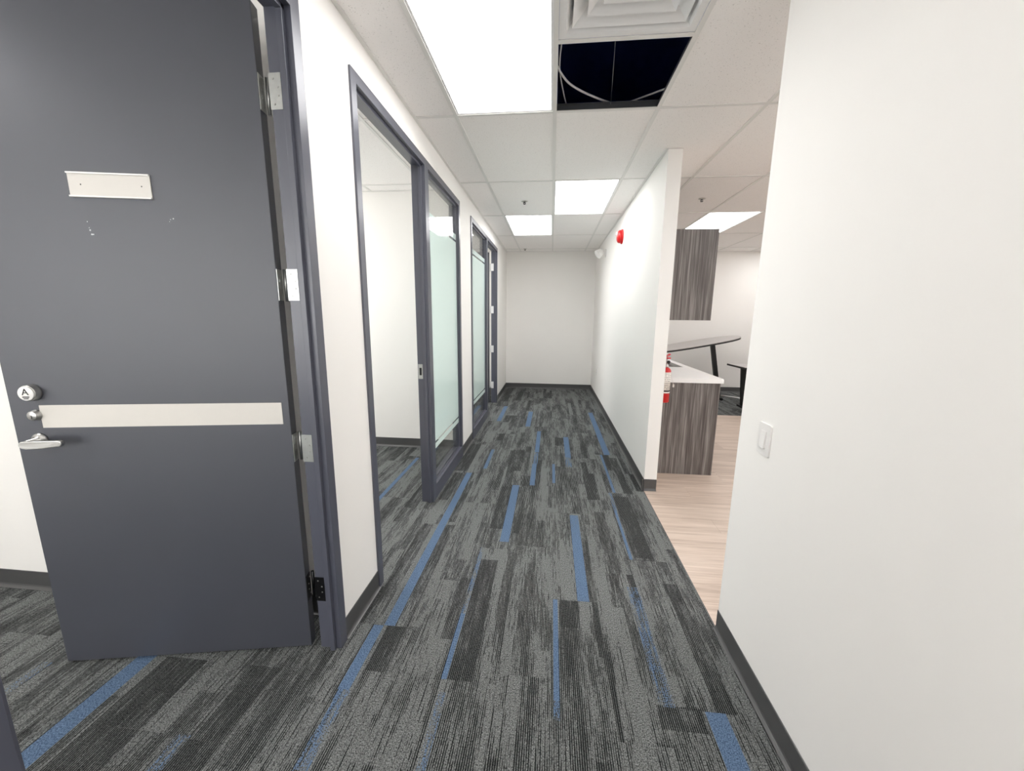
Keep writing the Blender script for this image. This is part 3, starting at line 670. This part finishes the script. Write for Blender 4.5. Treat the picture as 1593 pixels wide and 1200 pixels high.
# ------------------------------------------------------------------ kitchen
YC0, YC1 = 3.598, 5.95
def cabinet(name, label, x1, z0, z1, toe, doors, pull_top):
    t = thing(name, label, 'cabinet', (XRB, YC0, z0))
    box(XRB + 0.001, x1 - 0.022, YC0 + 0.019, YC1, z0 + toe, z1).build('carcass', 'laminate', t)
    if toe: box(XRB + 0.001, x1 - 0.09, YC0 + 0.02, YC1, 0.0, toe).build('toe_kick', 'black_plastic', t)
    box(XRB + 0.001, x1, YC0, YC0 + 0.0185, z0, z1).build('end_panel', 'laminate', t, bevel=0.0006)
    w_ = (YC1 - YC0 - 0.02) / doors
    for k in range(doors):
        a = YC0 + 0.021 + k * w_
        d = box(x1 - 0.021, x1 - 0.002, a + 0.0015, a + w_ - 0.0015, z0 + toe + 0.002, z1 - 0.002).build('cabinet_door', 'laminate', t, bevel=0.0008)
        ya = a + (w_ - 0.05 if k % 2 == 0 else 0.05); zz = z1 - 0.20 if pull_top else z0 + 0.06
        MB().tube([(x1 - 0.002, ya, zz), (x1 + 0.028, ya, zz), (x1 + 0.028, ya, zz + 0.13), (x1 - 0.002, ya, zz + 0.13)], 0.005).build('handle', 'steel', d)
    return t
cabinet('upper_cabinet', 'dark wood-grain upper cabinet hung on the kitchen side of the wall', 1.39, 1.436, 2.20, 0, 4, False)
cabinet('base_cabinet', 'dark wood-grain base cabinet standing on the pale floor under the white worktop', 1.532, 0.0, 0.878, 0.1, 4, True)
SX0, SX1, SY0, SY1 = 1.07, 1.47, 4.42, 4.98
ct = tag(MB().box(XRB + 0.001, 1.552, YC0 - 0.012, SY0, 0.878, 0.918).box(XRB + 0.001, 1.552, SY1, YC1, 0.878, 0.918).box(XRB + 0.001, SX0, SY0, SY1, 0.878, 0.918).box(SX1, 1.552, SY0, SY1, 0.878, 0.918).build('worktop', 'solid_surface'),
         'white worktop on the dark base cabinet', 'countertop')
sk = thing('sink', 'steel sink basin set in the white worktop', 'sink', (SX0, SY0, 0.878))
e = 0.002
m = MB(); m.box(SX0 - .012, SX0 + e, SY0 - .012, SY1 + .012, .70, .8775).box(SX1 - e, SX1 + .012, SY0 - .012, SY1 + .012, .70, .8775).box(SX0, SX1, SY0 - .012, SY0 + e, .70, .8775).box(SX0, SX1, SY1 - e, SY1 + .012, .70, .8775).box(SX0, SX1, SY0, SY1, .695, .703)
m.build('basin', 'sink_steel', sk)
MB().lathe([(0.04, 0), (0.035, 0.002), (0.0, 0.001)], (1.27, 4.70, 0.703), seg=20).build('drain', 'dark_zinc', sk)

# fire extinguisher on the kitchen side of the wall end
fx, fy, fz = 0.990, 3.405, 0.735
fe = thing('fire_extinguisher', 'red fire extinguisher with white label hung at the wall end', 'fire extinguisher', (fx, fy, fz))
R = 0.043
MB().lathe([(0.036, 0), (R, 0.006), (R, 0.268), (R * 0.95, 0.280), (R * 0.75, 0.294), (R * 0.45, 0.301), (0.016, 0.303)], (fx, fy, fz), seg=32).build('cylinder_body', 'red_enamel', fe)
lb = MB().lathe([(R + .0008, 0.108), (R + .0008, 0.264)], (fx, fy, fz), seg=32).build('label', 'label', fe)
MB().lathe([(R + .0010, 0.083), (R + .0010, 0.096)], (fx, fy, fz), seg=32).build('white_band', 'white_plastic', lb)
MB().lathe([(R + .0010, 0.097), (R + .0010, 0.109)], (fx, fy, fz), seg=32).build('black_band', 'black_ink', lb)
vb = MB().lathe([(0.017, 0.300), (0.017, 0.322), (0.013, 0.324), (0.013, 0.335), (0.019, 0.337), (0.019, 0.388), (0.0, 0.390)], (fx, fy, fz), seg=20).build('valve', 'satin_chrome', fe)
MB().lathe([(0.014, 0), (0.014, 0.008), (0.0, 0.009)], (fx + 0.010, fy - 0.016, fz + 0.350), axis=(0.2, -1, 0.1), seg=18).build('pressure_gauge', 'black_plastic', vb)
MB().prism([(fy - 0.075, fz + 0.384), (fy + 0.02, fz + 0.376), (fy + 0.02, fz + 0.386), (fy - 0.075, fz + 0.396)], 'x', fx - 0.010, fx + 0.010).build('carry_handle', 'pink_red', fe, bevel=0.001)
MB().prism([(fy - 0.065, fz + 0.414), (fy + 0.018, fz + 0.390), (fy + 0.018, fz + 0.400), (fy - 0.065, fz + 0.426)], 'x', fx - 0.009, fx + 0.009).build('squeeze_lever', 'pink_red', fe, bevel=0.001)
MB().tube(smooth([(fx - 0.014, fy - 0.01, fz + 0.365), (fx - 0.040, fy - 0.026, fz + 0.35), (fx - 0.047, fy - 0.032, fz + 0.29), (fx - 0.046, fy - 0.034, fz + 0.20)]), 0.009, seg=10).build('hose', 'black_plastic', fe)
MB().tube([(fx + 0.030, fy - 0.02, fz + 0.28), (fx + 0.056, fy - 0.05, fz + 0.16)], 0.0016, seg=6).box(fx + 0.050, fx + 0.064, fy - 0.053, fy - 0.050, fz + 0.140, fz + 0.165).build('pull_tag', 'cream_plate', fe)
MB().box(XRB + 0.0005, XRB + 0.006, fy - 0.02, fy + 0.02, fz + 0.2, fz + 0.41).box(XRB + 0.004, fx - 0.012, fy + 0.012, fy + 0.018, fz + 0.374, fz + 0.385).build('wall_hook', 'black_metal', fe)

# ------------------------------------------------------------------ tables in the far room
def board(outline, th, m):
    """outline in local x,y; top at z=0"""
    mb_ = MB().prism(outline, 'z', -th, 0); mb_.v = [tuple(m @ Vector(v)) for v in mb_.v]; return mb_
ta = thing('tall_table', 'tall grey table with long rounded top tilted beyond the worktop', 'table', (2.55, 7.2, 0))
ux = Vector((1.33, 0.42, 0.20)).normalized(); uz = Vector((-0.10, -0.09, 1)).normalized(); uy = uz.cross(ux).normalized(); uz = ux.cross(uy)
mt = Matrix((ux, uy, uz)).transposed().to_4x4(); mt.translation = (2.54, 7.22, 1.005)
out = []
for k in range(40):
    a = 2 * math.pi * k / 40; c, s = math.cos(a), math.sin(a)
    out.append((math.copysign(abs(c) ** 0.72, c) * 0.92, math.copysign(abs(s) ** 0.8, s) * 0.25))
board(out, 0.012, mt).build('tabletop', 'table_top', ta)
mt2 = mt @ Matrix.Translation((0, 0, -0.0125))
board([(x * 1.0, y * 1.0) for x, y in out], 0.026, mt2).build('edge_band', 'black_plastic', ta)
for (xa, xb) in ((2.865, 3.05), (1.80, 1.64)):
    xx = Vector((xb - xa, 0, -1)).normalized()
    za = 1.0 if xa > 2.5 else 0.90
    MB().prism([(xa - 0.033, za), (xa + 0.033, za), (xb + 0.036, 0.05), (xb - 0.036, 0.05)], 'y', 7.20, 7.26).build('leg', 'black_metal', ta)
    ft = MB().tube([(xb, 7.06, 0.028), (xb, 7.42, 0.028)], 0.024, seg=10).build('foot', 'black_metal', ta)
    MB().tube([(xb - 0.0, 7.34, 0.05), (xb + 0.16, 7.26, 0.05), (xb + 0.33, 7.16, 0.04), (xb + 0.37, 7.12, 0.012)], 0.013, seg=8).build('foot_strut', 'satin_chrome', ta)
MB().tube([(1.78, 7.23, 0.40), (2.98, 7.23, 0.40)], 0.014, seg=8).build('stretcher', 'black_metal', ta)
tb = thing('desk', 'low desk with thin black edge and black pedestal by the kitchen back wall', 'table', (3.5, 6.7, 0))
dt = [(2.935, 6.12), (4.3, 6.18), (4.3, 6.74), (2.90, 6.66)]
MB().prism(dt, 'z', 0.715, 0.722).build('desktop', 'table_top', tb)
MB().prism(dt, 'z', 0.690, 0.7148).build('edge_band', 'black_plastic', tb)
MB().prism([(3.10, 0.69), (3.62, 0.69), (3.56, 0.03), (3.16, 0.03)], 'y', 6.58, 6.63).build('pedestal', 'black_metal', tb)
MB().box(3.14, 3.22, 6.50, 6.70, 0.0, 0.03).build('foot', 'black_metal', tb)
MB().box(4.12, 4.2, 6.40, 6.72, 0.0, 0.03).box(4.13, 4.19, 6.55, 6.63, 0.03, 0.69).build('leg', 'black_metal', tb)
